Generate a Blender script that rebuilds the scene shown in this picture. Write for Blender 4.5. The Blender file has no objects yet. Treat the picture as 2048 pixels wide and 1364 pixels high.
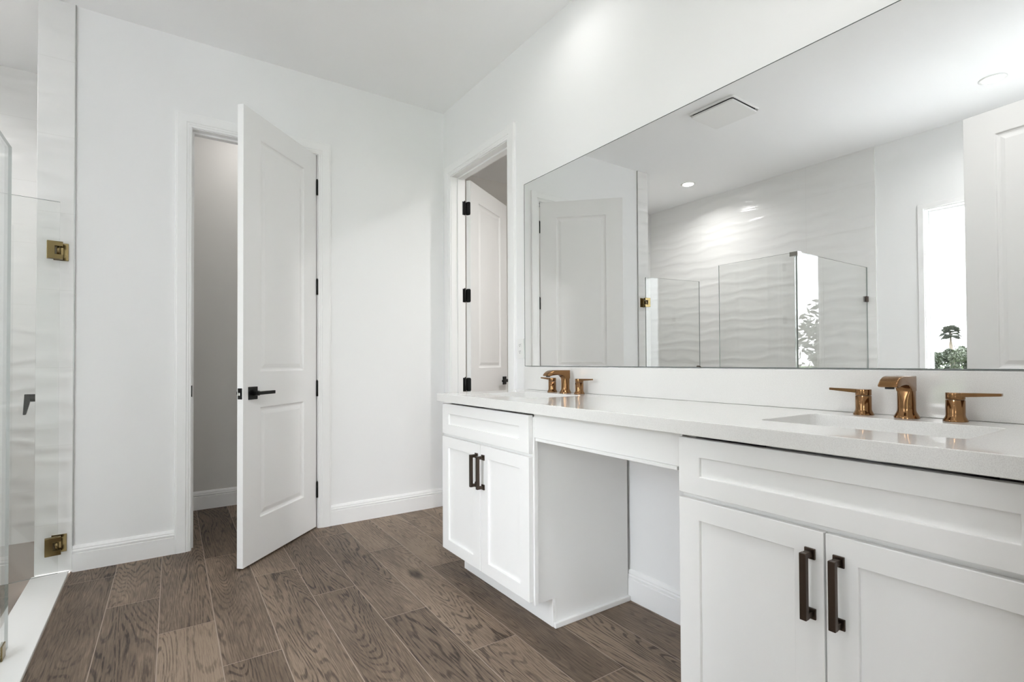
import bpy, bmesh, math, random
from mathutils import Vector, Matrix
from mathutils.geometry import tessellate_polygon

S = bpy.context.scene
COL = S.collection
PI = math.pi

# ------------------------------------------------------------------ camera
PSI, PITCH, ROLL, FPX, CYP = 0.5976, 0.0136, -0.005, 1033.9, 708.96
fw = Vector((math.sin(PSI)*math.cos(PITCH), math.cos(PSI)*math.cos(PITCH), math.sin(PITCH)))
r0 = Vector((math.cos(PSI), -math.sin(PSI), 0)); u0 = r0.cross(fw)
rt = math.cos(ROLL)*r0 + math.sin(ROLL)*u0
up = -math.sin(ROLL)*r0 + math.cos(ROLL)*u0
cd = bpy.data.cameras.new('camera'); cam = bpy.data.objects.new('camera', cd); COL.objects.link(cam)
M = Matrix((rt, up, -fw)).transposed().to_4x4(); M.translation = (0, 0, 1.08)
cam.matrix_world = M
cd.sensor_fit = 'HORIZONTAL'; cd.sensor_width = 36.0
cd.lens = FPX/2048*36.0
cd.shift_y = (CYP-682.0)/2048
cd.clip_start = 0.02; cd.clip_end = 400
S.camera = cam

# ------------------------------------------------------------------ exposure
S.view_settings.view_transform = 'Standard'
S.view_settings.look = 'None'
S.view_settings.gamma = 1.0
S.view_settings.exposure = 2.05
S.view_settings.use_curve_mapping = False
try:
    S.cycles.max_bounces = 14; S.cycles.diffuse_bounces = 8; S.cycles.glossy_bounces = 8
    S.cycles.transparent_max_bounces = 24; S.cycles.transmission_bounces = 8
    S.cycles.sample_clamp_indirect = 6.0
    S.cycles.use_denoising = True
except Exception:
    pass

# ------------------------------------------------------------------ world: bright hazy sky with soft cloud
W = bpy.data.worlds.new('sky'); S.world = W; W.use_nodes = True
nt = W.node_tree; nt.nodes.clear()
def N(nt, t, **kw):
    n = nt.nodes.new(t)
    for k, v in kw.items(): setattr(n, k, v)
    return n
out = N(nt, 'ShaderNodeOutputWorld'); bg = N(nt, 'ShaderNodeBackground')
tc = N(nt, 'ShaderNodeTexCoord'); sep = N(nt, 'ShaderNodeSeparateXYZ')
ramp = N(nt, 'ShaderNodeValToRGB')
ramp.color_ramp.elements[0].position = 0.0; ramp.color_ramp.elements[0].color = (0.95, 0.975, 1, 1)
ramp.color_ramp.elements[1].position = 0.55; ramp.color_ramp.elements[1].color = (0.76, 0.86, 1.0, 1)
cl = N(nt, 'ShaderNodeTexNoise'); cl.inputs['Scale'].default_value = 3.5; cl.inputs['Detail'].default_value = 5
cr = N(nt, 'ShaderNodeValToRGB'); cr.color_ramp.elements[0].position = 0.42; cr.color_ramp.elements[1].position = 0.62
mx = N(nt, 'ShaderNodeMix', data_type='RGBA')
nt.links.new(tc.outputs['Generated'], sep.inputs[0]); nt.links.new(sep.outputs['Z'], ramp.inputs[0])
nt.links.new(tc.outputs['Generated'], cl.inputs['Vector']); nt.links.new(cl.outputs['Fac'], cr.inputs[0])
nt.links.new(cr.outputs[0], mx.inputs[0]); nt.links.new(ramp.outputs[0], mx.inputs[6]); mx.inputs[7].default_value = (1, 1, 1, 1)
nt.links.new(mx.outputs[2], bg.inputs[0]); bg.inputs[1].default_value = 2.7
nt.links.new(bg.outputs[0], out.inputs[0])

CAN_W = 5.0        # downlight power
# ------------------------------------------------------------------ room numbers
XR, YB, ZC, XL, YF = 1.774, 3.523, 2.966, -1.695, 0.10
WT = 0.108                              # wall thickness
D1 = (0.152, 0.852)                     # doorway in the back wall (x)
D2 = (2.640, 3.392)                     # doorway in the right wall (y)
D3 = (-0.175, 0.700)                    # doorway in the front wall (x)
DH = 2.447                              # doorway height
XS = -0.52                              # shower side wall face
YS = 4.49                               # shower far wall face
WIN = (0.22, 1.605, 0.55, 2.325)        # window y0,y1,z0,z1

# ------------------------------------------------------------------ helpers
class MB:
    def __init__(self): self.bm = bmesh.new()
    def box(self, x0, x1, y0, y1, z0, z1, mi=0):
        v = [self.bm.verts.new((x, y, z)) for x in (x0, x1) for y in (y0, y1) for z in (z0, z1)]
        for q in ((0,1,3,2),(4,6,7,5),(0,4,5,1),(2,3,7,6),(0,2,6,4),(1,5,7,3)):
            f = self.bm.faces.new([v[i] for i in q]); f.material_index = mi
        return self
    def loft(self, loops, cap0=True, cap1=True, close=True, smooth=False):
        L = [[self.bm.verts.new(p) for p in lp] for lp in loops]; n = len(L[0])
        for a, b in zip(L, L[1:]):
            for i in range(n if close else n-1):
                j = (i+1) % n
                f = self.bm.faces.new((a[i], a[j], b[j], b[i])); f.smooth = smooth
        if cap0: self.bm.faces.new(list(reversed(L[0])))
        if cap1: self.bm.faces.new(L[-1])
        return self
    def prism(self, pts, axis, a, b):
        """2-D outline extruded along axis; pts are in the two other axes (x: yz, y: xz, z: xy)"""
        def P(p, t):
            return (t, p[0], p[1]) if axis == 'x' else (p[0], t, p[1]) if axis == 'y' else (p[0], p[1], t)
        return self.loft([[P(p, a) for p in pts], [P(p, b) for p in pts]])
    def plate(self, outer, holes, axis, a, b):
        def P(p, t):
            return (t, p[0], p[1]) if axis == 'x' else (p[0], t, p[1]) if axis == 'y' else (p[0], p[1], t)
        loops = [outer]+holes
        tris = tessellate_polygon([[Vector((p[0], p[1], 0)) for p in lp] for lp in loops])
        flat = [p for lp in loops for p in lp]
        va = [self.bm.verts.new(P(p, a)) for p in flat]; vb = [self.bm.verts.new(P(p, b)) for p in flat]
        for t in tris:
            self.bm.faces.new([va[i] for i in t]); self.bm.faces.new([vb[i] for i in reversed(t)])
        k = 0
        for lp in loops:
            n = len(lp)
            for i in range(n):
                j = (i+1) % n
                self.bm.faces.new((va[k+i], va[k+j], vb[k+j], vb[k+i]))
            k += n
        return self
    def cyl(self, c, r, h, axis='z', n=32, r2=None, smooth=True):
        r2 = r if r2 is None else r2
        def ring(t, rr):
            o = []
            for i in range(n):
                a = 2*PI*i/n; p, q = rr*math.cos(a), rr*math.sin(a)
                o.append((c[0]+p, c[1]+q, c[2]+t) if axis == 'z' else (c[0]+t, c[1]+p, c[2]+q) if axis == 'x' else (c[0]+q, c[1]+t, c[2]+p))
            return o
        self.loft([ring(0, r), ring(h, r2)], smooth=smooth); return self
    def lathe(self, prof, c=(0, 0, 0), n=40, cap0=True, cap1=True):
        lo = [[(c[0]+r*math.cos(2*PI*i/n), c[1]+r*math.sin(2*PI*i/n), c[2]+z) for i in range(n)] for r, z in prof]
        return self.loft(lo, cap0, cap1, smooth=True)
    def tube(self, pts, r, n=12):
        pts = [Vector(p) for p in pts]; loops = []
        ref = Vector((0, 0, 1))
        for i, p in enumerate(pts):
            t = (pts[min(i+1, len(pts)-1)]-pts[max(i-1, 0)]).normalized()
            rr = r[i] if isinstance(r, (list, tuple)) else r
            a = t.cross(ref)
            if a.length < 1e-3: a = t.cross(Vector((1, 0, 0)))
            a.normalize(); b = t.cross(a)
            loops.append([tuple(p+a*rr*math.cos(2*PI*k/n)+b*rr*math.sin(2*PI*k/n)) for k in range(n)])
        return self.loft(loops, smooth=True)
    def build(self, name, mats, parent=None, bevel=0, seg=2, smooth=False, angle=0.6, mw=None):
        bmesh.ops.recalc_face_normals(self.bm, faces=self.bm.faces[:])
        me = bpy.data.meshes.new(name)
        if smooth:
            for f in self.bm.faces: f.smooth = True
        self.bm.to_mesh(me); self.bm.free()
        for m in (mats if isinstance(mats, (list, tuple)) else [mats]): me.materials.append(m)
        o = bpy.data.objects.new(name, me); COL.objects.link(o)
        if parent is not None: o.parent = parent
        if mw is not None: o.matrix_local = mw
        if bevel:
            b = o.modifiers.new('bevel', 'BEVEL'); b.width = bevel; b.segments = seg; b.limit_method = 'ANGLE'; b.angle_limit = angle
            b.harden_normals = False
        return o

def tag(o, label=None, cat=None, kind=None, group=None):
    if label: o['label'] = label
    if cat: o['category'] = cat
    if kind: o['kind'] = kind
    if group: o['group'] = group
    return o
def struct(o, label, cat): return tag(o, label, cat, 'structure')
def empty(name, loc=(0, 0, 0), rz=0.0):
    o = bpy.data.objects.new(name, None); COL.objects.link(o); o.location = loc; o.rotation_euler = (0, 0, rz)
    o.empty_display_size = 0.05
    return o
def copy_tree(o, parent=None):
    c = o.copy(); COL.objects.link(c)
    if parent is not None: c.parent = parent; c.matrix_parent_inverse = o.matrix_parent_inverse.copy()
    for ch in list(o.children): copy_tree(ch, c)
    return c
def rect(a0, a1, b0, b1): return [(a0, b0), (a1, b0), (a1, b1), (a0, b1)]
def rrect(a0, a1, b0, b1, r, n=6):
    o = []
    for cx, cy, s in ((a1-r, b1-r, 0), (a0+r, b1-r, 1), (a0+r, b0+r, 2), (a1-r, b0+r, 3)):
        for i in range(n+1):
            t = (s+i/n)*PI/2; o.append((cx+r*math.cos(t), cy+r*math.sin(t)))
    return o

# ------------------------------------------------------------------ materials
def new_mat(name):
    m = bpy.data.materials.new(name); m.use_nodes = True
    return m, m.node_tree, m.node_tree.nodes['Principled BSDF']
def bump(nt, p, scale, strength, dist=0.002, detail=3.0, vec=None):
    n = N(nt, 'ShaderNodeTexNoise'); n.inputs['Scale'].default_value = scale; n.inputs['Detail'].default_value = detail
    b = N(nt, 'ShaderNodeBump'); b.inputs['Strength'].default_value = strength; b.inputs['Distance'].default_value = dist
    t = N(nt, 'ShaderNodeTexCoord')
    nt.links.new(t.outputs['Object'], n.inputs['Vector']); nt.links.new(n.outputs['Fac'], b.inputs['Height'])
    nt.links.new(b.outputs[0], p.inputs['Normal'])
def simple(name, col, rough, metal=0.0, bs=0, bst=0.0, bd=0.002, spec=0.5):
    m, nt, p = new_mat(name)
    p.inputs['Base Color'].default_value = (*col, 1); p.inputs['Roughness'].default_value = rough
    p.inputs['Metallic'].default_value = metal; p.inputs['Specular IOR Level'].default_value = spec
    if bs: bump(nt, p, bs, bst, bd)
    return m
WALL = simple('white_wall_paint', (0.865, 0.867, 0.867), 0.65, 0, 130, 0.10, 0.001, 0.3)
CEIL = simple('white_ceiling_paint', (0.935, 0.938, 0.94), 0.8, 0, 110, 0.10, 0.001, 0.2)
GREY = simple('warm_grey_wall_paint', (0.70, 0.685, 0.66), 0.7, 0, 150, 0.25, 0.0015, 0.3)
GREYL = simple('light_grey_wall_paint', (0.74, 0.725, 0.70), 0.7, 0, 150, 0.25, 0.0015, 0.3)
TRIM = simple('white_trim_enamel', (0.89, 0.89, 0.888), 0.32)
CAB = simple('white_cabinet_lacquer', (0.87, 0.868, 0.86), 0.36)
PORC = simple('white_porcelain', (0.88, 0.88, 0.87), 0.06)
BLACK = simple('matte_black_metal', (0.012, 0.012, 0.012), 0.38, 0.6)
BRONZE = simple('dark_oil_rubbed_bronze', (0.085, 0.065, 0.052), 0.36, 1.0)
COPPER = simple('brushed_rose_bronze', (0.275, 0.150, 0.070), 0.14, 1.0)
BRASS = simple('satin_brass', (0.27, 0.205, 0.10), 0.2, 1.0)
CHROME = simple('polished_chrome', (0.62, 0.62, 0.60), 0.12, 1.0)
SATIN = simple('satin_nickel', (0.50, 0.50, 0.49), 0.45, 0.8)
PLASTIC = simple('white_plastic', (0.85, 0.85, 0.84), 0.35)
DARK = simple('dark_slot', (0.02, 0.02, 0.02), 0.7)
MIRR = simple('mirror_silver', (0.90, 0.905, 0.90), 0.0, 1.0)
MEDGE = simple('mirror_edge_glass', (0.10, 0.12, 0.115), 0.25)

def quartz():
    m, nt, p = new_mat('white_quartz')
    t = N(nt, 'ShaderNodeTexCoord'); n = N(nt, 'ShaderNodeTexNoise'); n.inputs['Scale'].default_value = 650; n.inputs['Detail'].default_value = 2
    r = N(nt, 'ShaderNodeValToRGB'); r.color_ramp.elements[0].position = 0.36; r.color_ramp.elements[0].color = (0.70, 0.69, 0.675, 1)
    r.color_ramp.elements[1].position = 0.55; r.color_ramp.elements[1].color = (0.79, 0.785, 0.77, 1)
    nt.links.new(t.outputs['Object'], n.inputs['Vector']); nt.links.new(n.outputs['Fac'], r.inputs[0]); nt.links.new(r.outputs[0], p.inputs['Base Color'])
    p.inputs['Roughness'].default_value = 0.05
    return m
QUARTZ = quartz()

def emit(name, col, s):
    m = bpy.data.materials.new(name); m.use_nodes = True; nt = m.node_tree; nt.nodes.clear()
    e = N(nt, 'ShaderNodeEmission'); e.inputs[0].default_value = (*col, 1); e.inputs[1].default_value = s
    o = N(nt, 'ShaderNodeOutputMaterial'); nt.links.new(e.outputs[0], o.inputs[0]); return m
LENS = emit('lit_downlight_lens', (1, 0.98, 0.95), 6.0)

def glass(name, tint, refl=1.0):
    """thin architectural glass: clear transmission plus angle-dependent mirror reflection"""
    m = bpy.data.materials.new(name); m.use_nodes = True; nt = m.node_tree; nt.nodes.clear()
    o = N(nt, 'ShaderNodeOutputMaterial'); mixn = N(nt, 'ShaderNodeMixShader')
    tr = N(nt, 'ShaderNodeBsdfTransparent'); tr.inputs[0].default_value = (*tint, 1)
    gl = N(nt, 'ShaderNodeBsdfGlossy'); gl.inputs['Roughness'].default_value = 0.0; gl.inputs[0].default_value = (1, 1, 1, 1)
    g = N(nt, 'ShaderNodeNewGeometry'); dt = N(nt, 'ShaderNodeVectorMath', operation='DOT_PRODUCT')
    ab = N(nt, 'ShaderNodeMath', operation='ABSOLUTE'); su = N(nt, 'ShaderNodeMath', operation='SUBTRACT'); su.inputs[0].default_value = 1.0
    pw = N(nt, 'ShaderNodeMath', operation='POWER'); pw.inputs[1].default_value = 5.0
    ma = N(nt, 'ShaderNodeMath', operation='MULTIPLY_ADD'); ma.inputs[1].default_value = 0.95*refl; ma.inputs[2].default_value = 0.043*refl
    nt.links.new(g.outputs['Normal'], dt.inputs[0]); nt.links.new(g.outputs['Incoming'], dt.inputs[1])
    nt.links.new(dt.outputs['Value'], ab.inputs[0]); nt.links.new(ab.outputs[0], su.inputs[1]); nt.links.new(su.outputs[0], pw.inputs[0])
    nt.links.new(pw.outputs[0], ma.inputs[0]); nt.links.new(ma.outputs[0], mixn.inputs[0])
    nt.links.new(tr.outputs[0], mixn.inputs[1]); nt.links.new(gl.outputs[0], mixn.inputs[2]); nt.links.new(mixn.outputs[0], o.inputs[0])
    return m
GLASS = glass('clear_shower_glass', (0.974, 0.978, 0.974))
WGLASS = glass('window_glass', (0.98, 0.985, 0.985), 0.6)
GEDGE = simple('polished_glass_edge', (0.22, 0.26, 0.245), 0.08, 0, spec=1.0)

def wave_tile():
    """large white wall tile with wavy horizontal relief and thin joints (object coordinates in metres)"""
    m, nt, p = new_mat('white_wave_tile')
    p.inputs['Roughness'].default_value = 0.16
    t = N(nt, 'ShaderNodeTexCoord'); s = N(nt, 'ShaderNodeSeparateXYZ'); nt.links.new(t.outputs['Object'], s.inputs[0])
    hx = N(nt, 'ShaderNodeMath', operation='ADD'); nt.links.new(s.outputs['X'], hx.inputs[0]); nt.links.new(s.outputs['Y'], hx.inputs[1])
    cv = N(nt, 'ShaderNodeCombineXYZ'); nt.links.new(hx.outputs[0], cv.inputs[0]); nt.links.new(s.outputs['Z'], cv.inputs[1])
    mp = N(nt, 'ShaderNodeMapping'); mp.inputs['Scale'].default_value = (1.7, 3.0, 1.0); nt.links.new(cv.outputs[0], mp.inputs['Vector'])
    n = N(nt, 'ShaderNodeTexNoise'); n.inputs['Scale'].default_value = 1.6; n.inputs['Detail'].default_value = 1.5; nt.links.new(mp.outputs[0], n.inputs['Vector'])
    k = N(nt, 'ShaderNodeMath', operation='MULTIPLY_ADD'); k.inputs[1].default_value = 9.0
    zz = N(nt, 'ShaderNodeMath', operation='MULTIPLY'); zz.inputs[1].default_value = 2*PI/0.105; nt.links.new(s.outputs['Z'], zz.inputs[0])
    nt.links.new(n.outputs['Fac'], k.inputs[0]); nt.links.new(zz.outputs[0], k.inputs[2])
    sn = N(nt, 'ShaderNodeMath', operation='SINE'); nt.links.new(k.outputs[0], sn.inputs[0])
    ab = N(nt, 'ShaderNodeMath', operation='POWER'); s1 = N(nt, 'ShaderNodeMath', operation='MULTIPLY_ADD'); s1.inputs[1].default_value = 0.5; s1.inputs[2].default_value = 0.5
    nt.links.new(sn.outputs[0], s1.inputs[0]); nt.links.new(s1.outputs[0], ab.inputs[0]); ab.inputs[1].default_value = 1.6
    # joints
    def joint(src, period, off):
        a = N(nt, 'ShaderNodeMath', operation='ADD'); a.inputs[1].default_value = off+100*period; nt.links.new(src, a.inputs[0])
        d = N(nt, 'ShaderNodeMath', operation='PINGPONG'); d.inputs[1].default_value = period/2; nt.links.new(a.outputs[0], d.inputs[0])
        l = N(nt, 'ShaderNodeMath', operation='LESS_THAN'); l.inputs[1].default_value = 0.0011; nt.links.new(d.outputs[0], l.inputs[0]); return l
    j1 = joint(s.outputs['Z'], 0.40, 0.14); j2 = joint(hx.outputs[0], 1.19, 0.33)
    jm = N(nt, 'ShaderNodeMath', operation='MAXIMUM'); nt.links.new(j1.outputs[0], jm.inputs[0]); nt.links.new(j2.outputs[0], jm.inputs[1])
    c = N(nt, 'ShaderNodeMix', data_type='RGBA'); c.inputs[6].default_value = (0.82, 0.818, 0.808, 1); c.inputs[7].default_value = (0.74, 0.735, 0.72, 1)
    nt.links.new(jm.outputs[0], c.inputs[0]); nt.links.new(c.outputs[2], p.inputs['Base Color'])
    b = N(nt, 'ShaderNodeBump'); b.inputs['Strength'].default_value = 0.42; b.inputs['Distance'].default_value = 0.007
    nt.links.new(ab.outputs[0], b.inputs['Height']); nt.links.new(b.outputs[0], p.inputs['Normal'])
    return m
TILE = wave_tile()

def wood_tile():
    """brown oak-look porcelain plank: grain follows each plank's own UV, tone from a per-plank attribute"""
    m, nt, p = new_mat('brown_oak_plank_tile')
    uv = N(nt, 'ShaderNodeUVMap'); uv.uv_map = 'plank'
    at = N(nt, 'ShaderNodeAttribute'); at.attribute_name = 'tone'
    def mapping(sx, sy):
        q = N(nt, 'ShaderNodeMapping'); q.inputs['Scale'].default_value = (sx, sy, 1); nt.links.new(uv.outputs[0], q.inputs['Vector']); return q
    def noise(sx, sy, det=3.0, dist=0.0, rough=0.5):
        q = mapping(sx, sy); n = N(nt, 'ShaderNodeTexNoise'); n.inputs['Scale'].default_value = 1.0; n.inputs['Detail'].default_value = det
        n.inputs['Distortion'].default_value = dist; n.inputs['Roughness'].default_value = rough
        nt.links.new(q.outputs[0], n.inputs['Vector']); return n.outputs['Fac']
    def math_(op, a, b=None, c=None):
        n = N(nt, 'ShaderNodeMath', operation=op)
        for i, v in enumerate((a, b, c)):
            if v is None: continue
            if isinstance(v, (int, float)): n.inputs[i].default_value = v
            else: nt.links.new(v, n.inputs[i])
        return n.outputs[0]
    def ramp(src, a, b, lo=0.0, hi=1.0):
        n = N(nt, 'ShaderNodeMapRange', interpolation_type='SMOOTHSTEP')
        n.inputs[1].default_value = a; n.inputs[2].default_value = b; n.inputs[3].default_value = lo; n.inputs[4].default_value = hi
        nt.links.new(src, n.inputs[0]); return n.outputs[0]
    big = noise(0.75, 6.0, 1.2, 0.15)                       # broad figure: contour lines give the cathedral arches
    rings = math_('SINE', math_('MULTIPLY', big, 215.0))
    lines = math_('MULTIPLY', ramp(rings, 0.1, 0.95), ramp(noise(14.0, 120.0, 2.0), 0.36, 0.56))
    fibre = noise(9.0, 210.0, 2.0)                         # fine fibres along the plank
    pores = ramp(noise(26.0, 330.0, 2.0), 0.56, 0.70)
    cloud = noise(2.2, 6.0, 2.0, 0.4)                      # soft light and dark areas
    vor = N(nt, 'ShaderNodeTexVoronoi'); vor.inputs['Scale'].default_value = 1.0
    vm = mapping(1.25, 3.0); nt.links.new(vm.outputs[0], vor.inputs['Vector'])
    kn = ramp(vor.outputs['Distance'], 0.02, 0.13, 1.0, 0.0)
    kmask = ramp(noise(0.9, 1.3, 0.0), 0.44, 0.50)
    knot = math_('MULTIPLY', kn, kmask)
    v = math_('MULTIPLY_ADD', fibre, 0.72, 0.02)
    v = math_('ADD', v, math_('MULTIPLY', cloud, 0.55))
    amp = ramp(noise(1.1, 4.0, 1.0), 0.35, 0.65, 0.16, 0.46)
    v = math_('SUBTRACT', v, math_('MULTIPLY', lines, amp))
    v = math_('SUBTRACT', v, math_('MULTIPLY', pores, 0.10))
    v = math_('SUBTRACT', v, math_('MULTIPLY', knot, 0.55))
    v = math_('ADD', v, math_('MULTIPLY_ADD', at.outputs['Fac'], 0.32, -0.175))
    r = N(nt, 'ShaderNodeValToRGB'); e = r.color_ramp.elements
    e[0].position = 0.02; e[0].color = (0.022, 0.013, 0.009, 1)
    e[1].position = 0.82; e[1].color = (0.275, 0.205, 0.150, 1)
    for pos, c in ((0.20, (0.054, 0.038, 0.027)), (0.40, (0.104, 0.074, 0.053)), (0.60, (0.165, 0.120, 0.087))):
        k = e.new(pos); k.color = (*c, 1)
    nt.links.new(v, r.inputs[0]); nt.links.new(r.outputs[0], p.inputs['Base Color'])
    p.inputs['Roughness'].default_value = 0.48; p.inputs['Specular IOR Level'].default_value = 0.28
    b = N(nt, 'ShaderNodeBump'); b.inputs['Strength'].default_value = 0.12; b.inputs['Distance'].default_value = 0.002
    nt.links.new(v, b.inputs['Height']); nt.links.new(b.outputs[0], p.inputs['Normal'])
    return m
WOOD = wood_tile()
WOODPLAIN = simple('plain_brown_floor', (0.15, 0.11, 0.085), 0.45)
GROUT = simple('tan_grout', (0.40, 0.325, 0.27), 0.85)
CURB = simple('white_solid_surface', (0.86, 0.855, 0.845), 0.2)
SHFLOOR = simple('taupe_shower_tile', (0.30, 0.25, 0.21), 0.35, 0, 60, 0.1, 0.001)
LEAFD = simple('dark_green_leaf', (0.045, 0.055, 0.035), 0.6)
LEAFM = simple('olive_green_leaf', (0.085, 0.095, 0.068), 0.6)
LEAFP = simple('palm_leaf', (0.04, 0.045, 0.032), 0.6)
BARK = simple('grey_bark', (0.16, 0.13, 0.10), 0.9)
BOUNCE = simple('pale_bounce_slab', (0.62, 0.60, 0.57), 0.8, 0, 20, 0.1, 0.003)  # for the added slab that bounces daylight indoors
GRASS = simple('mown_lawn', (0.10, 0.16, 0.05), 0.9, 0, 6, 0.4, 0.05)

# ================================================================== SETTING
# ---- floor of long staggered planks
def make_floor():
    bm = bmesh.new(); uvl = bm.loops.layers.uv.new('plank'); tl = bm.faces.layers.float.new('tone')
    rnd = random.Random(11)
    PITCHX, X0, LEN, G, SK = 0.1969, -0.197, 1.207, 0.0016, 0.016
    xmax, ymin, ymax = 4.0, -1.2, 5.05
    for k in range(-9, 22):
        xa, xb = X0+PITCHX*k, X0+PITCHX*(k+1)
        j0 = 2.903-0.394*(k % 3)
        for n in range(-5, 4):
            ya, yb = j0+LEN*n, j0+LEN*(n+1)
            tone = rnd.random(); ou, ov = rnd.uniform(0, 40), rnd.uniform(0, 40)
            y0, y1 = max(ya, ymin), min(yb, ymax)
            if k <= -2: y1 = min(y1, 1.93)
            if k == -1: pass
            if y1-y0 < 0.01: continue
            pts = []
            for (x, y) in ((xa+G, y0+G), (xb-G, y0+G), (xb-G, y1-G), (xa+G, y1-G)):
                xx = x+SK*(y-2.7)
                if xx > xmax: xx = xmax
                if k == -1 and y1 > 1.93: xx = max(xx, -0.386)
                xx = max(xx, XL-0.005)
                pts.append((xx, y))
            if pts[1][0]-pts[0][0] < 0.01: continue
            f = bm.faces.new([bm.verts.new((px, py, 0)) for px, py in pts]); f[tl] = tone; f.material_index = 0
            for lp, (px, py) in zip(f.loops, pts): lp[uvl].uv = (py-ya+ou, px-xa+ov)
    for x0, x1, y0, y1 in ((XL-0.1, -0.386, ymin, 1.94), (-0.386, xmax, ymin, ymax)):
        v = [bm.verts.new((x, y, z)) for x in (x0, x1) for y in (y0, y1) for z in (-0.10, -0.0012)]
        for q in ((0,1,3,2),(4,6,7,5),(0,4,5,1),(2,3,7,6),(0,2,6,4),(1,5,7,3)):
            f = bm.faces.new([v[i] for i in q]); f.material_index = 1
    me = bpy.data.meshes.new('floor'); bm.to_mesh(me); bm.free()
    me.materials.append(WOOD); me.materials.append(GROUT)
    o = bpy.data.objects.new('floor', me); COL.objects.link(o)
    return o
struct(make_floor(), 'brown oak-look plank tile floor with thin tan grout lines', 'floor')

o = MB().box(XL-0.15, 4.05, -0.05, 5.15, ZC, ZC+0.12).build('ceiling', CEIL)
struct(o, 'flat white ceiling over the bathroom', 'ceiling')

def win_rect(): return rect(WIN[0], WIN[1], WIN[2], WIN[3])
# back wall with the closet doorway
o = MB().plate([(XS, 0), (D1[0]-0.02, 0), (D1[0]-0.02, DH+0.02), (D1[1]+0.02, DH+0.02), (D1[1]+0.02, 0), (XR, 0), (XR, ZC), (XS, ZC)], [], 'y', YB, YB+WT).build('wall_back', WALL)
struct(o, 'white back wall around the half-open panel door', 'wall')
o = MB().plate([(-0.02, 0), (D2[0]-0.02, 0), (D2[0]-0.02, DH+0.02), (D2[1]+0.02, DH+0.02), (D2[1]+0.02, 0), (5.0, 0), (5.0, ZC), (-0.02, ZC)], [], 'x', XR, XR+WT).build('wall_right', WALL)
struct(o, 'white right wall behind the mirror and vanity', 'wall')
o = MB().plate(rect(-0.02, 5.0, -0.1, ZC), [win_rect()], 'x', XL-0.15, XL).build('wall_left', WALL)
struct(o, 'white left wall holding the tall window, seen in the mirror', 'wall')
o = MB().plate([(XL, 0), (D3[0]-0.02, 0), (D3[0]-0.02, DH+0.02), (D3[1]+0.02, DH+0.02), (D3[1]+0.02, 0), (XR, 0), (XR, ZC), (XL, ZC)], [], 'y', YF-0.12, YF).build('wall_front', WALL)
struct(o, 'white front wall with the entry doorway', 'wall')
o = MB().box(XL, XS, YS, YS+WT, -0.1, ZC).build('wall_shower_far', TILE)
struct(o, 'wavy white tile wall at the far end of the shower', 'wall')
o = MB().box(XS, XS+WT, YB+WT, YS+WT, -0.1, ZC).build('wall_shower_right', TILE)
struct(o, 'wavy tiled short side wall inside the shower recess', 'wall')
o = MB().box(XL+0.0005, XL+0.011, 1.952, YS, -0.1, ZC).build('wall_shower_left', TILE)
struct(o, 'wavy white tiled long shower wall, seen in the mirror', 'wall')
o = MB().box(XS-0.001, -0.374, YB-0.010, YB-0.0005, 0.0125, ZC).build('wall_shower_return', TILE, bevel=0.002)
struct(o, 'narrow strip of wavy white tile beside the shower door hinges', 'wall')
o = MB().box(-0.374, -0.370, YB-0.012, YB-0.0005, 0.136, ZC).build('trim_1', SATIN)
struct(o, 'thin metal edge strip between shower tile and painted wall', 'trim')
# water closet room
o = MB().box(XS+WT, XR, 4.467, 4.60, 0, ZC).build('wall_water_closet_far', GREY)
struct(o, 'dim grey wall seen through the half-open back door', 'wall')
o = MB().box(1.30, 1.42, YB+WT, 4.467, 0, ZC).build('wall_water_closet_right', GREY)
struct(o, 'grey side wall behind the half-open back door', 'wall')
# closet
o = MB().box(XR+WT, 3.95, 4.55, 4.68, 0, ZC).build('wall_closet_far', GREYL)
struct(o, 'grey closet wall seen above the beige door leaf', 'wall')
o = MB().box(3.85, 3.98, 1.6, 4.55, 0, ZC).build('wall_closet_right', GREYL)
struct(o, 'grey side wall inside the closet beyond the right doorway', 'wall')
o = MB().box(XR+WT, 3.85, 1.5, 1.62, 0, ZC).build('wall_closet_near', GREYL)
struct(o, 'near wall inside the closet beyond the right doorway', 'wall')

# unseen bedroom behind the camera, openings added to bring daylight in
o = MB().plate(rect(-4.6, -0.02, 0, ZC), [rect(-2.1, -0.8, 0.6, 2.2)], 'x', -3.2, -3.07).build('wall_bedroom_left', WALL); struct(o, 'white bedroom side wall behind the camera', 'wall')  # window opening added to light the near vanity cabinet
o = MB().box(3.07, 3.2, -4.6, -0.02, 0, ZC).build('wall_bedroom_right', WALL); struct(o, 'white bedroom side wall behind the camera, vanity side', 'wall')
o = MB().box(-3.2, 3.2, -4.6, -0.051, ZC, ZC+0.12).build('ceiling_bedroom', CEIL); struct(o, 'white bedroom ceiling behind the camera', 'ceiling')
o = MB().box(-3.2, 3.2, -4.6, -1.2, -0.1, -0.001).build('floor_bedroom', WOODPLAIN); struct(o, 'brown bedroom floor behind the camera', 'floor')
o = MB().plate([(-3.07, 0), (-2.9, 0), (-2.9, 2.44), (-0.25, 2.44), (-0.25, 0), (3.07, 0), (3.07, ZC), (-3.07, ZC)], [], 'y', -4.6, -4.47).build('wall_bedroom_far', WALL); struct(o, 'white bedroom far wall with a wide opening added for daylight', 'wall')  # opening placed to send daylight through the entry doorway
for i, (a, b) in enumerate(((-3.2, XL-0.15), (XR+WT, 3.2))):
    o = MB().box(a, b, -0.02, 0.1, 0, ZC).build('wall_bedroom_near' if i == 0 else 'wall_bedroom_near_right', WALL); struct(o, 'white bedroom wall beside the bathroom, ' + ('window' if i == 0 else 'closet') + ' side', 'wall')

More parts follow.
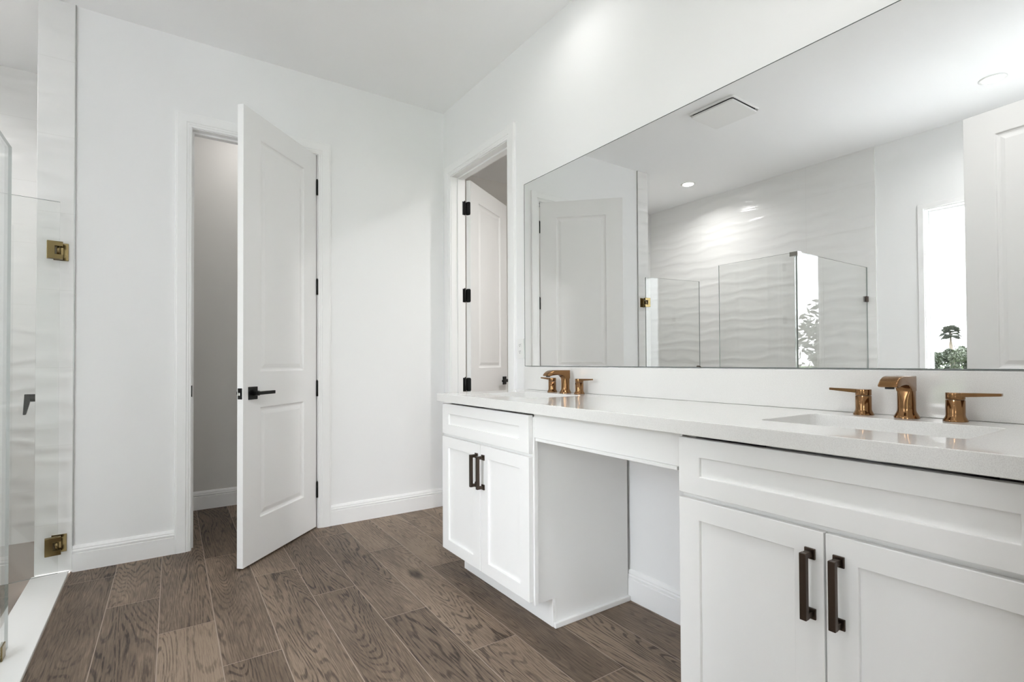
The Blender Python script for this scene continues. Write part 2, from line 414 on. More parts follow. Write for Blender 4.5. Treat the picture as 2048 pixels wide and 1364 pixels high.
# shower floor and curb
o = MB().box(XL, -0.53, 2.03, YS, -0.16, -0.06).build('floor_shower', SHFLOOR)
struct(o, 'recessed taupe tile shower floor behind the glass', 'floor')
o = MB().plate([(-0.386, YB-0.011), (-0.53, YB-0.011), (-0.53, 2.09), (XL+0.012, 2.09), (XL+0.012, 1.942), (-0.386, 1.942)], [], 'z', -0.09, 0.012).build('trim_2', CURB, bevel=0.003)
struct(o, 'white solid shower threshold under the glass panels', 'threshold')

# baseboards
BB = [(0, 0), (0.016, 0), (0.016, 0.094), (0.0105, 0.0965), (0.0105, 0.0995), (0.0155, 0.1025), (0.0155, 0.1095), (0.0095, 0.1125), (0.0095, 0.1155), (0.0115, 0.119), (0.006, 0.132), (0, 0.134)]
def baseboard(name, axis, face, sgn, a, b, label):
    """profile swept along x (axis 'x', on a wall facing y) or y; sgn: direction out of the wall"""
    if axis == 'x': loops = [[(t, face+sgn*d, z) for d, z in BB] for t in (a, b)]
    else: loops = [[(face+sgn*d, t, z) for d, z in BB] for t in (a, b)]
    o = MB().loft(loops).build(name, TRIM); return struct(o, label, 'baseboard')
baseboard('baseboard_back_left', 'x', YB, -1, -0.3735, 0.0695, 'white stepped baseboard between the shower and the half-open door')
baseboard('baseboard_back_right', 'x', YB, -1, 0.9355, XR-0.001, 'white stepped baseboard right of the half-open door')
baseboard('baseboard_right', 'y', XR, -1, 0.20, 2.535, 'white stepped baseboard under the vanity knee space')
baseboard('baseboard_water_closet', 'x', 4.467, -1, XS+WT, 1.30, 'white baseboard in the dim room behind the back door')
baseboard('baseboard_closet', 'x', 4.55, -1, XR+WT, 3.85, 'white baseboard along the closet wall')

# door casings: profile mitred around the opening
CP = [(0, 0), (0, 0.010), (0.005, 0.012), (0.011, 0.012), (0.014, 0.0145), (0.022, 0.0145), (0.026, 0.018), (0.070, 0.018), (0.0735, 0.016), (0.078, 0.016), (0.080, 0.013), (0.080, 0)]
def casing(name, plane, face, sgn, a0, a1, top, label):
    def P(u, v, side):
        if side == 0: q = (a0-u, 0)
        elif side == 1: q = (a0-u, top+u)
        elif side == 2: q = (a1+u, top+u)
        else: q = (a1+u, 0)
        return (q[0], face+sgn*v, q[1]) if plane == 'y' else (face+sgn*v, q[0], q[1])
    loops = [[P(u, v, s) for u, v in CP] for s in range(4)]
    o = MB().loft(loops).build(name, TRIM); return struct(o, label, 'door casing')
casing('trim_3', 'y', YB, -1, D1[0]-0.004, D1[1]+0.004, DH+0.004, 'white moulded casing around the back doorway')
casing('trim_4', 'x', XR, -1, D2[0]-0.004, D2[1]+0.004, DH+0.004, 'white moulded casing around the doorway beside the mirror')
casing('trim_5', 'y', YF, 1, D3[0]-0.004, D3[1]+0.004, DH+0.004, 'white moulded casing around the entry doorway')
casing('trim_6', 'x', XR+WT, 1, D2[0]-0.004, D2[1]+0.004, DH+0.004, 'white casing on the closet side of the right doorway')
# jambs with a stop
def jamb(name, plane, f0, f1, a0, a1, top, s0, s1, label):
    m = MB()
    # U-shaped lining with a raised stop, both as outlines extruded through the wall
    th = 0.02
    U = [(a0-th, 0), (a0, 0), (a0, top), (a1, top), (a1, 0), (a1+th, 0), (a1+th, top+th), (a0-th, top+th)]
    s = 0.011
    V = [(a0-0.001, 0), (a0+s, 0), (a0+s, top-s), (a1-s, top-s), (a1-s, 0), (a1+0.001, 0), (a1+0.001, top+0.001), (a0-0.001, top+0.001)]
    m.plate(U, [], plane, f0, f1); m.plate(V, [], plane, s0, s1)
    o = m.build(name, TRIM); return struct(o, label, 'door jamb')
jamb('trim_7', 'y', YB-0.001, YB+WT+0.001, D1[0], D1[1], DH, YB+0.042, YB+0.080, 'white jamb lining of the back doorway')
jamb('trim_8', 'x', XR-0.001, XR+WT+0.001, D2[0], D2[1], DH, XR+0.048, XR+0.086, 'white jamb lining of the doorway beside the mirror')
jamb('trim_9', 'y', YF-0.121, YF+0.001, D3[0], D3[1], DH, YF-0.080, YF-0.042, 'white jamb lining of the entry doorway')

# ---- panel doors
def door_leaf_mesh(w, h, t=0.035, z0=0.010):
    """two-panel moulded door: local x = width from hinge, y = 0..-t, bevelled raised panels on both faces"""
    bm = bmesh.new()
    sx = 0.139
    pans = [(sx, w-sx, 0.228, 0.826), (sx, w-sx, 1.022, h-0.135)]
    for side in (0, 1):
        y = 0.0 if side == 0 else -t
        d = -1 if side == 0 else 1
        def V(x, z, dep=0.0): return bm.verts.new((x, y+d*dep, z))
        outer = [(0, z0), (w, z0), (w, z0+h), (0, z0+h)]
        holes = [rect(a, b, c+z0, e+z0) for a, b, c, e in pans]
        loops = [outer]+holes; flat = [p for lp in loops for p in lp]
        tris = tessellate_polygon([[Vector((p[0], p[1], 0)) for p in lp] for lp in loops])
        vs = [V(*p) for p in flat]
        for tr in tris: bm.faces.new([vs[i] for i in tr])
        prof = [(0.0, 0.0), (0.005, 0.0070), (0.013, 0.0100), (0.020, 0.0100), (0.041, 0.0040), (0.046, 0.0040)]
        for hi, (a, b, c, e) in enumerate(pans):
            prev = vs[4+4*hi:8+4*hi]
            for ins, dep in prof[1:]:
                cur = [V(x, z+z0, dep) for x, z in rect(a+ins, b-ins, c+ins, e-ins)]
                for i in range(4):
                    j = (i+1) % 4; bm.faces.new((prev[i], prev[j], cur[j], cur[i]))
                prev = cur
            bm.faces.new(prev)
    # rim
    e0 = [(0, z0), (w, z0), (w, z0+h), (0, z0+h)]
    A = [bm.verts.new((x, 0, z)) for x, z in e0]; B = [bm.verts.new((x, -t, z)) for x, z in e0]
    for i in range(4):
        j = (i+1) % 4; bm.faces.new((A[i], A[j], B[j], B[i]))
    bmesh.ops.remove_doubles(bm, verts=bm.verts[:], dist=1e-5)
    m = MB(); m.bm.free(); m.bm = bm
    return m
def door(name, w, h, loc, ang, hinge_z, label, lever_z=0.918, gap=0.004, lock=False):
    root = empty(name, loc, ang); struct(root, label, 'door')
    m = door_leaf_mesh(w, h)
    for v in m.bm.verts: v.co.x += gap
    m.build('leaf', TRIM, root, bevel=0.0012, seg=1)
    t = 0.035; bs = gap+w-0.072
    for s in (0, 1):
        y, d = (0.0, 1) if s == 0 else (-t, -1)
        a, b = sorted((y+d*0.0004, y+d*0.008))
        hd = MB().box(bs-0.034, bs+0.034, a, b, lever_z-0.034, lever_z+0.034).build('handle', BLACK, root, bevel=0.0015)
        mm = MB(); mm.cyl((bs, y+d*0.0075, lever_z), 0.013, d*0.035, 'y', 24)
        a, b = sorted((y+d*0.034, y+d*0.050))
        mm.box(bs-0.128, bs+0.014, a, b, lever_z-0.009, lever_z+0.009)
        mm.build('lever', BLACK, hd, bevel=0.002)
    lp = MB().box(gap+w+0.0002, gap+w+0.0022, -t/2-0.0125, -t/2+0.0125, lever_z-0.029, lever_z+0.029).build('latch_plate', BLACK, root, bevel=0.001)
    MB().box(gap+w+0.0022, gap+w+0.011, -t/2-0.007, -t/2+0.006, lever_z-0.010, lever_z+0.006).build('latch_bolt', CHROME, lp, bevel=0.002)
    for z in hinge_z:
        hg = MB(); hh = 0.0505
        hg.cyl((0.0, 0.005, z-hh), 0.0072, 2*hh, 'z', 18)
        hg.cyl((0.0, 0.005, z+hh), 0.0052, 0.007, 'z', 14, r2=0.002)
        # leaf on the door edge
        hg.plate(rrect(-0.036, 0.004, z-hh, z+hh, 0.012, 5), [], 'x', gap-0.0025, gap-0.0004)
        hg.build('hinge', BLACK, root, bevel=0.0006, seg=1)
    return root
HZ = (0.250, 0.910, 1.575, 2.230)
door('door_1', 0.695, 2.432, (0.846, YB-0.003, 0), math.radians(180+45.7), HZ, 'half-open white two-panel door with black lever in the back wall')
door('door_2', 0.700, 2.432, (XR+WT+0.004, D2[1]-0.008, 0), math.radians(33.5), HZ, 'white panel door swung into the closet, seen past the doorway beside the mirror', gap=0.016)
door('door_3', 0.850, 2.432, (D3[0]+0.012, YF+0.018, 0), math.radians(97.3), HZ, 'large grey-shaded panel door at the right edge of the mirror reflection')
# hinge leaves fixed on the jamb of the closet doorway, strike plate on the back doorway
for z in HZ:
    m = MB().plate(rrect(XR+WT-0.036, XR+WT+0.002, z-0.0505, z+0.0505, 0.012, 5), [], 'y', D2[1]-0.0022, D2[1]-0.0003)
    o = m.build('hinge_plate', BLACK, bevel=0.0006, seg=1)
    nm = {0.25: 'lowest', 0.91: 'lower middle', 1.575: 'upper middle', 2.23: 'topmost'}[z]
    tag(o, f'black {nm} hinge plate on the jamb of the doorway beside the mirror', 'hinge', group='jamb hinge plates')
o = MB().prism([(D1[0]-0.0035, YB-0.0045), (D1[0]+0.0022, YB-0.0045), (D1[0]+0.0022, YB+0.034), (D1[0]+0.0004, YB+0.034), (D1[0]+0.0004, YB-0.0014), (D1[0]-0.0035, YB-0.0014)], 'z', 0.885, 0.950).build('strike_plate', BLACK)
tag(o, 'small black strike plate on the left jamb of the back doorway', 'strike plate')

# ---- window in the left wall
wr = empty('window_1', (XL, (WIN[0]+WIN[1])/2, 0)); struct(wr, 'tall white framed window with sky and palm beyond, seen in the mirror', 'window')
def wl(m, name, mat, bevel=0.0):
    for v in m.bm.verts: v.co.x -= XL; v.co.y -= (WIN[0]+WIN[1])/2
    return m.build(name, mat, wr, bevel=bevel)
y0, y1, z0, z1 = WIN
wl(MB().plate(rect(y0-0.04, y1+0.04, z0-0.04, z1+0.04), [rect(y0, y1, z0, z1)], 'x', XL+0.0005, XL+0.016), 'casing', TRIM, 0.002)
wl(MB().plate(rect(y0, y1, z0, z1), [rect(y0+0.008, y1-0.008, z0+0.008, z1-0.008)], 'x', XL-0.149, XL), 'lining', TRIM)
wl(MB().plate(rect(y0+0.008, y1-0.008, z0+0.008, z1-0.008), [rect(y0+0.020, y1-0.020, z0+0.020, z1-0.020)], 'x', XL-0.12, XL-0.07), 'window_frame', TRIM, 0.002)
wl(MB().box(XL-0.098, XL-0.092, y0+0.020, y1-0.020, z0+0.020, z1-0.020), 'window_pane', WGLASS)

# ================================================================== VANITY
CT, CB = 0.919, 0.879                   # countertop top / underside
CX, CY0, CY1 = 1.175, 0.106, 2.417      # front edge and ends
SINKS = (0.565, 2.030)
def sink_hole(yc, o=0.0): return rrect(1.340-o, 1.630+o, yc-0.218-o, yc+0.218+o, 0.022+o, 6)
o = MB().plate(rect(CX, XR-0.001, CY0, CY1), [sink_hole(y) for y in SINKS], 'z', CB, CT).build('countertop', QUARTZ, bevel=0.0018)
tag(o, 'long white quartz vanity countertop with two sink cutouts', 'countertop')
o = MB().box(1.754, XR-0.001, CY0, 2.452, CT+0.0005, 1.049).build('backsplash', QUARTZ, bevel=0.0015)
tag(o, 'low white quartz backsplash strip below the mirror', 'backsplash')
o = MB().box(XR-0.007, XR-0.001, 0.20, 2.462, 1.0525, 2.121)
mo = o.build('wall_mirror', [MIRR, MEDGE])
for f in mo.data.polygons: f.material_index = 0 if f.normal.x < -0.9 else 1
mb = MB().plate(rect(0.20, 2.462, 1.0525, 2.121), [rect(0.2022, 2.4598, 1.0547, 2.1188)], 'x', XR-0.0078, XR-0.0071).build('polished_edge', MEDGE, mo)
tag(mo, 'huge frameless wall mirror above the vanity', 'mirror')

def cabinet(y0, y1, label):
    root = empty('vanity_cabinet', (1.24, (y0+y1)/2, 0)); tag(root, label, 'cabinet', group='vanity cabinets')
    ym = (y0+y1)/2
    def B(m, name, mat, par=None, bevel=0.0015):
        ox = Vector((1.24, ym, 0))
        for v in m.bm.verts: v.co -= ox
        return m.build(name, mat, par or root, bevel=bevel)
    prof = [(1.2405, 0.115), (1.2405, CB-0.0005), (XR-0.018, CB-0.0005), (XR-0.018, 0.0015), (1.3355, 0.0015), (1.3355, 0.115)]
    for a, b in ((y0+0.013, y0+0.029), (y1-0.029, y1-0.013)):
        B(MB().prism(prof, 'y', a, b), 'side_panel', CAB, bevel=0.001)
    B(MB().box(1.2405, XR-0.018, y0+0.0295, y1-0.0295, 0.116, 0.132), 'bottom_panel', CAB)
    B(MB().box(1.320, 1.335, y0+0.013, y1-0.013, 0.0015, 0.115), 'toe_kick', CAB)
    B(MB().plate(rect(y0, y1, 0.118, 0.861), [rect(y0+0.038, y1-0.038, 0.15, 0.690), rect(y0+0.038, y1-0.038, 0.728, 0.838)], 'x', 1.221, 1.240), 'face_frame', CAB)
    def shaker(a, b, c, d, st, rl, name, par=None):
        m = MB(); x0, x1 = 1.200, 1.2195
        m.plate(rect(a, b, c, d), [rect(a+st, b-st, c+rl, d-rl)], 'x', x0, x1)
        m.box(x0+0.009, x1-0.001, a+st-0.002, b-st+0.002, c+rl-0.002, d-rl+0.002)
        return B(m, name, CAB, par, bevel=0.0014)
    shaker(y0+0.008, y1-0.002, 0.716, 0.868, 0.066, 0.050, 'drawer_front')
    for s in (0, 1):
        a, b = (y0+0.008, ym-0.0005) if s == 0 else (ym+0.0035, y1-0.002)
        d = shaker(a, b, 0.133, 0.702, 0.064, 0.054, 'door')
        yh = ym+0.0015+(-0.0295 if s == 0 else 0.0295)
        m = MB(); hz0, hz1 = 0.511, 0.657
        m.box(1.163, 1.176, yh-0.0072, yh+0.0072, hz0, hz1)
        for z, e in ((hz0, 1), (hz1, -1)):
            za, zb = sorted((z, z+e*0.013)); m.box(1.1765, 1.194, yh-0.0062, yh+0.0062, za, zb)
            za, zb = sorted((z-e*0.005, z+e*0.019)); m.box(1.1945, 1.1998, yh-0.0115, yh+0.0115, za, zb)
        B(m, 'handle', BRONZE, d, bevel=0.0012)
    return root
cabinet(1.642, 2.404, 'white shaker vanity cabinet farther back, near the closet doorway')
c2 = cabinet(0.168, 0.939, 'white shaker vanity cabinet in the right foreground')
for a, b, lb in ((1.6385, 1.6545, 'thin white shoe strip along the base of the far vanity cabinet side'),):
    o = MB().box(1.322, XR-0.019, a, b, 0.0005, 0.022).build('shoe_moulding', CAB, bevel=0.002); tag(o, lb, 'moulding')
# knee-space apron between the cabinets
ap = empty('vanity_apron', (1.22, 1.29, 0.77)); tag(ap, 'white apron board bridging the open knee space between both cabinets', 'apron board')
def A(m, name):
    for v in m.bm.verts: v.co -= Vector((1.22, 1.29, 0.77))
    return m.build(name, CAB, ap, bevel=0.0012)
A(MB().box(1.221, 1.240, 0.940, 1.641, 0.780, CB-0.0005), 'front_board')
A(MB().box(1.216, 1.745, 0.955, 1.627, 0.768, 0.7795), 'bottom_board')

# ---- sinks
def sink(yc, label):
    root = empty('sink', (1.485, yc, CB-0.15)); tag(root, label, 'sink', group='undermount sinks')
    m = MB()
    def lp(ins, z, r): return [(x-1.485, y-yc, z-(CB-0.15)) for x, y in rrect(1.340+ins, 1.630-ins, yc-0.218+ins, yc+0.218-ins, r, 6)]
    loops = [lp(-0.018, CB-0.0008, 0.040), lp(0.003, CB-0.0008, 0.024), lp(0.006, CB-0.006, 0.026), lp(0.012, CB-0.060, 0.032), lp(0.020, CB-0.108, 0.040), lp(0.034, CB-0.128, 0.045), lp(0.060, CB-0.138, 0.050), lp(0.110, CB-0.1425, 0.030)]
    m.loft(loops, cap0=False, cap1=True, smooth=True)
    o = m.build('basin', PORC, root)
    sm = o.modifiers.new('solid', 'SOLIDIFY'); sm.thickness = 0.008; sm.offset = -1.0
    d = MB(); d.lathe([(0.0005, 0.0005), (0.020, 0.0005), (0.028, 0.003), (0.031, 0.001), (0.031, -0.0005)], (0.03, 0, 0.0085), 32, cap0=True, cap1=False)
    d.build('drain', COPPER, root)
    return root
sink(SINKS[0], 'white rectangular undermount sink in the near end of the countertop')
sink(SINKS[1], 'white rectangular undermount sink in the far end of the countertop')

# ---- widespread faucets
def faucet(yc, label):
    root = empty('faucet', (1.705, yc, CT+0.0003)); tag(root, label, 'faucet', group='widespread vanity faucets')
    # spout: flared foot, square-round column, arm reaching over the basin
    m = MB()
    m.lathe([(0.0295, 0.0), (0.0295, 0.0025), (0.0270, 0.008), (0.0232, 0.015), (0.0216, 0.020), (0.0212, 0.0262)], (0, 0, 0), 48, cap1=False)
    m.loft([[(x, y, z) for x, y in rrect(-a, a, -b, b, r, 10)] for z, a, b, r in ((0.026, 0.0212, 0.0212, 0.02119), (0.045, 0.0208, 0.0210, 0.0200), (0.058, 0.0196, 0.0202, 0.0160), (0.068, 0.0183, 0.0192, 0.0115), (0.0745, 0.0175, 0.0186, 0.0085))], smooth=True)
    pr = [(0.0175, 0.084), (0.0175, 0.1155), (-0.086, 0.1165), (-0.100, 0.1140), (-0.113, 0.1075), (-0.124, 0.0980), (-0.1285, 0.0915),
          (-0.1265, 0.0885), (-0.112, 0.0865), (-0.096, 0.0905), (-0.060, 0.0925), (-0.036, 0.0905), (-0.0255, 0.0850), (-0.0180, 0.0760), (-0.0175, 0.0730), (0.0, 0.0725), (0.0175, 0.0730)]
    arm = MB(); arm.prism(pr, 'y', -0.0185, 0.0185)
    bmesh.ops.recalc_face_normals(arm.bm, faces=arm.bm.faces[:])
    ed = [e for e in arm.bm.edges if abs(e.verts[0].co.y-e.verts[1].co.y) < 1e-6]
    bmesh.ops.bevel(arm.bm, geom=ed, offset=0.0066, segments=4, affect='EDGES', profile=0.5, clamp_overlap=True)
    for v in arm.bm.verts: v.co.y *= 1+0.2*min(1, max(0, (-v.co.x-0.02)/0.08))
    for f in arm.bm.faces: f.smooth = True
    tmp = bpy.data.meshes.new('tmp'); arm.bm.to_mesh(tmp); arm.bm.free(); m.bm.from_mesh(tmp); bpy.data.meshes.remove(tmp)
    sp = m.build('spout', COPPER, root)
    b = sp.modifiers.new('edge', 'EDGE_SPLIT'); b.split_angle = math.radians(38)
    a = MB(); a.cyl((-0.111, 0, 0.0885), 0.0105, -0.0055, 'z', 24); a.build('aerator', DARK, sp)
    for s in (-1, 1):
        h = MB()
        h.lathe([(0.0262, 0.0), (0.0262, 0.0022), (0.0242, 0.006), (0.0215, 0.0115), (0.0206, 0.015), (0.0203, 0.019), (0.0203, 0.0552), (0.0190, 0.0558)], (0, s*0.106, 0), 40)
        hb = h.build('handle', COPPER, root)
        l = MB()
        l.lathe([(0.0188, 0.0566), (0.0203, 0.0574), (0.0203, 0.0735), (0.0195, 0.0745)], (0, s*0.106, 0), 40)
        pl = [(-0.0145, s*0.112), (0.0145, s*0.112), (0.0085, s*0.195), (0.0065, s*0.197), (-0.0065, s*0.197), (-0.0085, s*0.195)]
        zt = [0.0745, 0.0745, 0.0760, 0.0760, 0.0760, 0.0760]; zb = [0.0630, 0.0630, 0.0690, 0.0692, 0.0692, 0.0690]
        l.loft([[(x, y, z) for (x, y), z in zip(pl, zb)], [(x, y, z) for (x, y), z in zip(pl, zt)]])
        l.build('lever', COPPER, hb, bevel=0.0008, seg=2)
    return root
faucet(SINKS[0]+0.004, 'bronze two-handle faucet behind the near sink')
faucet(SINKS[1]-0.006, 'bronze two-handle faucet behind the far sink')

# ---- outlet
ot = empty('wall_outlet', (XR, 2.511, 1.157)); tag(ot, 'white duplex wall outlet between the door casing and the mirror', 'outlet')
m = MB().plate(rrect(-0.035, 0.035, -0.0575, 0.0575, 0.004, 3), [], 'x', -0.006, -0.0005); m.build('cover_plate', PLASTIC, ot, bevel=0.0015)
for dz in (-0.0195, 0.0195):
    rc = MB().plate(rrect(-0.0165, 0.0165, dz-0.014, dz+0.014, 0.006, 4), [], 'x', -0.0085, -0.0061).build('receptacle', PLASTIC, ot, bevel=0.0006)
    mm = MB()
    mm.box(-0.0090, -0.0086, -0.0072, -0.0052, dz-0.002, dz+0.008); mm.box(-0.0090, -0.0086, 0.0052, 0.0072, dz-0.002, dz+0.006)
    mm.cyl((-0.0086, 0, dz-0.0075), 0.0026, -0.0004, 'x', 12); mm.build('slot', DARK, rc)

# ================================================================== SHOWER GLASS
GX = -0.475; GT = 1.905; GB = 0.0145
def pane(m, name, parent, thin_axis):
    o = m.build(name, [GLASS, GEDGE], parent)
    for f in o.data.polygons:
        n = f.normal
        f.material_index = 0 if abs(n[thin_axis]) > 0.9 else 1
    return o
fp = empty('glass_panel', (GX, 2.36, 0.012)); tag(fp, 'fixed clear shower glass panel along the threshold, nearest the shower door', 'glass panel', group='fixed shower glass panels')
def L(m, root):
    for v in m.bm.verts: v.co -= root.location
    return m
pane(L(MB().box(GX-0.005, GX+0.005, 2.040, 2.690, GB, GT), fp), 'glass_pane', fp, 0)
for yy in (2.60,):
    L(MB().box(GX-0.011, GX-0.0055, yy-0.025, yy+0.025, 0.0125, 0.0645).box(GX+0.0055, GX+0.011, yy-0.025, yy+0.025, 0.0125, 0.0645), fp).build('clamp', BRASS, fp, bevel=0.001)
rp = empty('glass_panel', (-1.08, 2.025, 0.012)); tag(rp, 'fixed clear glass return panel running to the left wall, seen in the mirror', 'glass panel', group='fixed shower glass panels')
pane(L(MB().box(XL+0.014, GX+0.005, 2.020, 2.030, GB, GT), rp), 'glass_pane', rp, 1)
L(MB().box(XL+0.0115, XL+0.055, 2.0305, 2.037, 1.595, 1.645).box(XL+0.0115, XL+0.055, 2.013, 2.0195, 1.595, 1.645), rp).build('wall_clip', BRONZE, rp, bevel=0.001)
cc = L(MB().box(GX+0.0055, GX+0.012, 2.013, 2.075, GT-0.03, GT+0.004).box(GX-0.045, GX+0.0055, 2.013, 2.0195, GT-0.03, GT+0.004), rp)
cc.build('corner_clamp', CHROME, rp, bevel=0.001)
# hinged door, standing open into the shower
sd = empty('shower_door', (-0.425, 3.468, 0.012), math.radians(180+9.5)); tag(sd, 'frameless glass shower door standing open on brass hinges at the tile strip', 'shower door')
pane(MB().box(0.0, 0.70, -0.005, 0.005, 0.010, GT-0.012), 'glass_pane', sd, 1)
for hz in (0.148, 1.645):
    h = MB()
    C = [(-0.012, hz-0.045), (0.050, hz-0.045), (0.050, hz+0.045), (-0.012, hz+0.045), (-0.012, hz+0.021), (0.020, hz+0.021), (0.020, hz-0.021), (-0.012, hz-0.021)]
    for a, b in ((0.0055, 0.0125), (-0.0125, -0.0055)): h.plate(C, [], 'y', a, b)
    hg = h.build('hinge', BRASS, sd, bevel=0.0012)
    MB().cyl((0.006, 0.0, hz-0.0205), 0.0075, 0.041, 'z', 20).build('barrel', BRASS, hg)
    k = MB()
    for (dx, dy) in ((0, 0),):
        # wall plate lies flat on the tile strip: built in world axes, brought into the door's axes
        R = Matrix.Rotation(-math.radians(189.5), 4, 'Z')
        for bx in ((-0.437, -0.413, 3.480, 3.5125, hz-0.019, hz+0.019), (-0.455, -0.395, 3.5065, 3.5125, hz-0.045, hz+0.045)):
            q = MB().box(bx[0]+0.425, bx[1]+0.425, bx[2]-3.468, bx[3]-3.468, bx[4], bx[5])
            for v in q.bm.verts: v.co = R @ v.co
            tmp = bpy.data.meshes.new('tmp'); q.bm.to_mesh(tmp); q.bm.free(); k.bm.from_mesh(tmp); bpy.data.meshes.remove(tmp)
    k.build('wall_plate', BRASS, hg, bevel=0.001)
kn = MB(); kn.tube([(0.655+0.040*math.cos(a), 0.028, 0.965+0.045*math.sin(a)) for a in [i*2*PI/28 for i in range(29)]], 0.007, 10)
kn.cyl((0.655, 0.0055, 1.010), 0.006, 0.022, 'y', 12); kn.cyl((0.655, 0.0055, 0.920), 0.006, 0.022, 'y', 12)
kn.build('pull_ring', BRONZE, sd)
# shower valve on the recess side wall
sv = empty('shower_valve', (XS, 4.0, 0.885)); tag(sv, 'black shower valve lever seen through the glass door', 'shower valve')
MB().box(-0.008, -0.001, -0.075, 0.075, -0.075, 0.075).build('escutcheon', BLACK, sv, bevel=0.002)
MB().cyl((-0.008, 0, 0), 0.022, -0.085, 'x', 28).build('valve_body', BLACK, sv)
MB().prism([(-0.100, 0.022), (-0.094, 0.022), (-0.094, -0.020), (-0.112, -0.095), (-0.124, -0.095), (-0.118, 0.022)], 'y', -0.010, 0.010).build('lever', BLACK, sv, bevel=0.002)

# ================================================================== CEILING FITTINGS
def downlight(x, y, label, watts=CAN_W, first=True, spread=150):
    root = empty('recessed_light', (x, y, ZC)); tag(root, label, 'ceiling light', group='recessed ceiling lights')
    MB().lathe([(0.074, -0.0005), (0.074, -0.003), (0.068, -0.006), (0.058, -0.006), (0.054, -0.0035), (0.054, -0.0005)], n=48, cap0=False, cap1=False).build('trim_ring', PLASTIC, root)
    MB().cyl((0, 0, -0.0032), 0.0535, 0.0026, 'z', 40).build('lens', LENS, root)
    ld = bpy.data.lights.new('recessed_light_lamp', 'AREA'); ld.shape = 'DISK'; ld.size = 0.105; ld.energy = watts; ld.color = (1.0, 0.99, 0.975)
    ld.spread = math.radians(spread)
    lo = bpy.data.objects.new('lamp', ld); COL.objects.link(lo); lo.parent = root; lo.location = (0, 0, -0.008)
    return root
downlight(-1.12, 3.48, 'round recessed light in the shower ceiling, seen left in the mirror', 2.2)
downlight(-1.09, 1.03, 'round recessed light before the window, seen upper right in the mirror', 1.2)
downlight(1.42, 1.93, 'round recessed light above the far sink, out of frame', 0.24, spread=150)
downlight(1.42, 0.57, 'round recessed light above the near sink, out of frame', 0.3, spread=160)
downlight(0.50, 0.72, 'added fill light in the ceiling near the entry door, out of frame', 1.8)  # unseen lamp added to brighten the near cabinet
downlight(2.74, 2.15, 'round recessed light in the closet ceiling', 5.2)
downlight(0.62, 4.05, 'round recessed light in the small room behind the back door', 0.8, spread=175)

ef = empty('exhaust_fan', (0.016, 2.307, ZC), math.radians(-1)); tag(ef, 'square white exhaust fan cover on the ceiling, seen in the mirror', 'exhaust fan')
MB().plate(rrect(-0.160, 0.160, -0.165, 0.165, 0.015, 5), [], 'z', -0.013, -0.0005).build('housing', DARK, ef)
MB().plate(rrect(-0.178, 0.178, -0.185, 0.185, 0.022, 6), [rrect(-0.171, 0.171, -0.178, 0.178, 0.017, 6)], 'z', -0.016, -0.0006).build('frame', PLASTIC, ef)
MB().plate(rrect(-0.166, 0.166, -0.173, 0.173, 0.018, 6), [], 'z', -0.034, -0.021).build('cover', PLASTIC, ef, bevel=0.003)

# ================================================================== OUTDOORS (through the window)
o = MB().plate([(XL-0.16, -0.03), (XL-0.16, 9.0), (-7.5, 9.0), (-7.5, -9.0), (-3.3, -4.7), (-3.3, -0.03)], [], 'z', -0.5, -0.12).build('bounce_slab', BOUNCE); struct(o, 'unseen pale slab added outside the window to bounce daylight in', 'bounce slab')  # added reflector slab, throws daylight up onto the ceiling
o = MB().plate([(-140, -90), (60, -90), (60, -4.7), (-3.3, -4.7), (-7.5, -9.0), (-7.5, 90), (-140, 90)], [], 'z', -0.9, -0.45).build('ground', GRASS); struct(o, 'green lawn outside the window', 'lawn')
def leafy(name, x, y, h, r, seed, label, mat, n=900, gz=-0.45, leaf=0.16):
    rnd = random.Random(seed); root = empty(name, (x, y, gz)); tag(root, label, 'tree', group='trees and shrubs beyond the lawn')
    m = MB()
    blobs = [(rnd.uniform(-r, r)*0.6, rnd.uniform(-r, r)*0.6, h*rnd.uniform(0.14, 0.80), r*rnd.uniform(0.45, 0.65)) for _ in range(11)]
    for i in range(n):
        bx, by, bz, br = rnd.choice(blobs)
        d = Vector((rnd.gauss(0, 1), rnd.gauss(0, 1), rnd.gauss(0, 1))).normalized()*br*rnd.uniform(0.75, 1.05)
        c = Vector((bx, by, bz))+d
        if c.z < 0.05: c.z = rnd.uniform(0.05, 0.4)
        a = Vector((rnd.gauss(0, 1), rnd.gauss(0, 1), rnd.gauss(0, 1))).normalized(); b = a.orthogonal().normalized()
        s = leaf*rnd.uniform(0.6, 1.3)
        m.bm.faces.new([m.bm.verts.new(c+q) for q in (a*s, b*s*0.45, -a*s, -b*s*0.45)])
    m.build('foliage', mat, root)
    MB().tube([(0, 0, 0), (0.05, 0.03, h*0.3), (0.0, 0.1, h*0.6)], [r*0.09, r*0.07, r*0.03], 8).build('trunk', BARK, root)
    return root
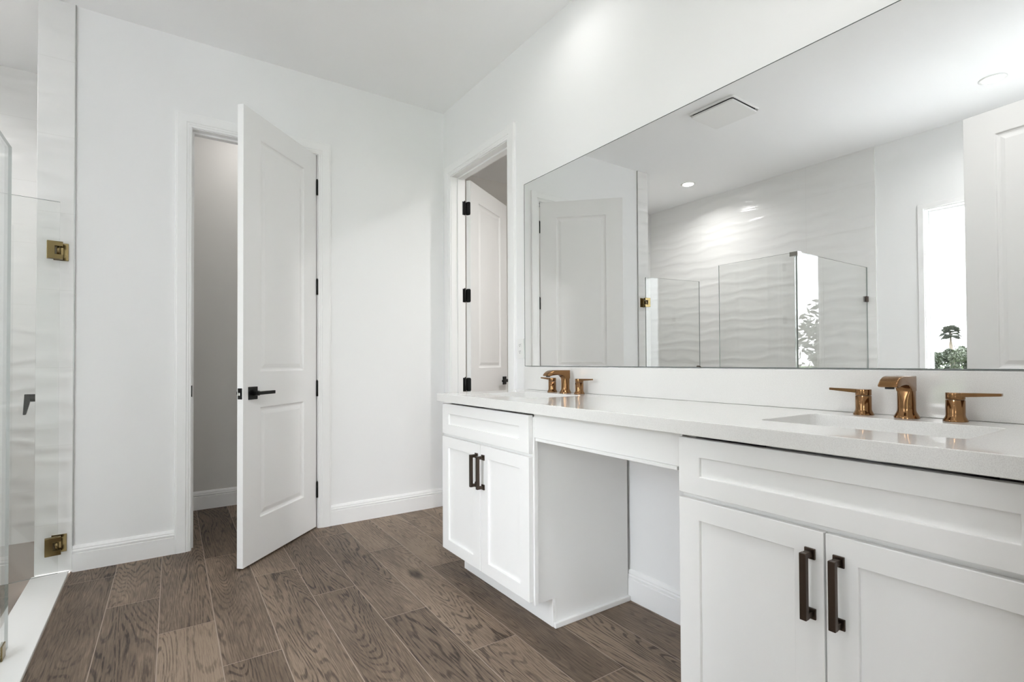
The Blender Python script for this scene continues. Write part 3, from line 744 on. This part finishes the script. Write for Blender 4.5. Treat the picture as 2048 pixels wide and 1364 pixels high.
def palm(x, y, h, seed, label, gz=-0.45):
    rnd = random.Random(seed); root = empty('palm_tree', (x, y, gz)); tag(root, label, 'palm tree')
    MB().tube([(0, 0, 0), (0.06, 0.05, h*0.4), (0.0, 0.12, h*0.75), (0.05, 0.1, h)], [0.16, 0.13, 0.12, 0.11], 10).build('trunk', BARK, root)
    m = MB()
    for i in range(70):
        az = rnd.uniform(0, 2*PI); el = rnd.uniform(-0.7, 1.3); Lf = rnd.uniform(0.34, 0.5)
        d = Vector((math.cos(az)*math.cos(el), math.sin(az)*math.cos(el), math.sin(el)))
        side = d.cross(Vector((0, 0, 1))).normalized(); c0 = Vector((0.05, 0.1, h)); hub = c0+d*Lf
        m.bm.faces.new([m.bm.verts.new(p) for p in (c0-side*0.012, c0+side*0.012, hub+side*0.012, hub-side*0.012)])
        for k in range(11):                                  # fan of narrow leaflets
            a = (k/10-0.5)*2.6; dd = (d*math.cos(a)+side*math.sin(a)); tip = hub+dd*rnd.uniform(0.30, 0.44)+Vector((0, 0, -0.10))
            w = (side*math.cos(a)-d*math.sin(a)).normalized()*0.045
            m.bm.faces.new([m.bm.verts.new(p) for p in (hub-w*0.3, hub+dd*0.17-w, tip, hub+dd*0.17+w, hub+w*0.3)])
    m.build('crown', LEAFP, root)
palm(-48.0, 14.1, 3.6, 5, 'small palm tree rising above the shrubs outside the window')
rs = random.Random(3)
for i, (x, y, h) in enumerate(((-43.0, 11.2, 2.3), (-43.0, 12.55, 2.45), (-43.0, 13.9, 2.3), (-44.7, 11.9, 2.65), (-44.7, 13.2, 2.6), (-44.7, 14.55, 2.5), (-46.4, 11.3, 2.8), (-46.4, 12.65, 2.75))):
    words = ['front row, right', 'front row, middle', 'front row, left', 'middle row, right', 'middle row, middle', 'middle row, left', 'back row, right', 'back row, left']
    leafy('shrub', x, y, h, 0.53, 20+i, f'leafy shrub beyond the lawn through the window, {words[i]} one', [LEAFD, LEAFM][i % 2], 2000, leaf=0.12)
for i, (x, y, h, r) in enumerate(((-19, -5.8, 4.2, 1.7), (-20.5, -10.9, 4.8, 1.9), (-13, -15.5, 3.4, 1.6), (-18.6, -17.0, 4.4, 1.8))):
    leafy('tree', x, y, h, r, 60+i, ['bushy tree on the lawn nearest the window', 'tall bushy tree behind the lawn', 'low bushy tree at the side of the lawn', 'bushy tree farthest to the side of the lawn'][i], LEAFM, 1400, leaf=0.2)
# far hedge line closing the view behind the shrubs: uncountable foliage, one object
rh = random.Random(77); m = MB()
for i in range(9000):
    c = Vector((-56+rh.uniform(-1.2, 1.2), rh.uniform(-16, 34), 0))
    c.z = -0.45+(2.15+0.35*math.sin(c.y*1.3)+0.25*math.sin(c.y*3.7))*math.sqrt(rh.random())
    a = Vector((rh.gauss(0, 1), rh.gauss(0, 1), rh.gauss(0, 1))).normalized(); b = a.orthogonal().normalized(); q = rh.uniform(0.14, 0.26)
    m.bm.faces.new([m.bm.verts.new(c+k) for k in (a*q, b*q*0.5, -a*q, -b*q*0.5)])
tag(m.build('distant_foliage', LEAFD), 'dark green foliage band at the far edge of the lawn', 'foliage', 'stuff')
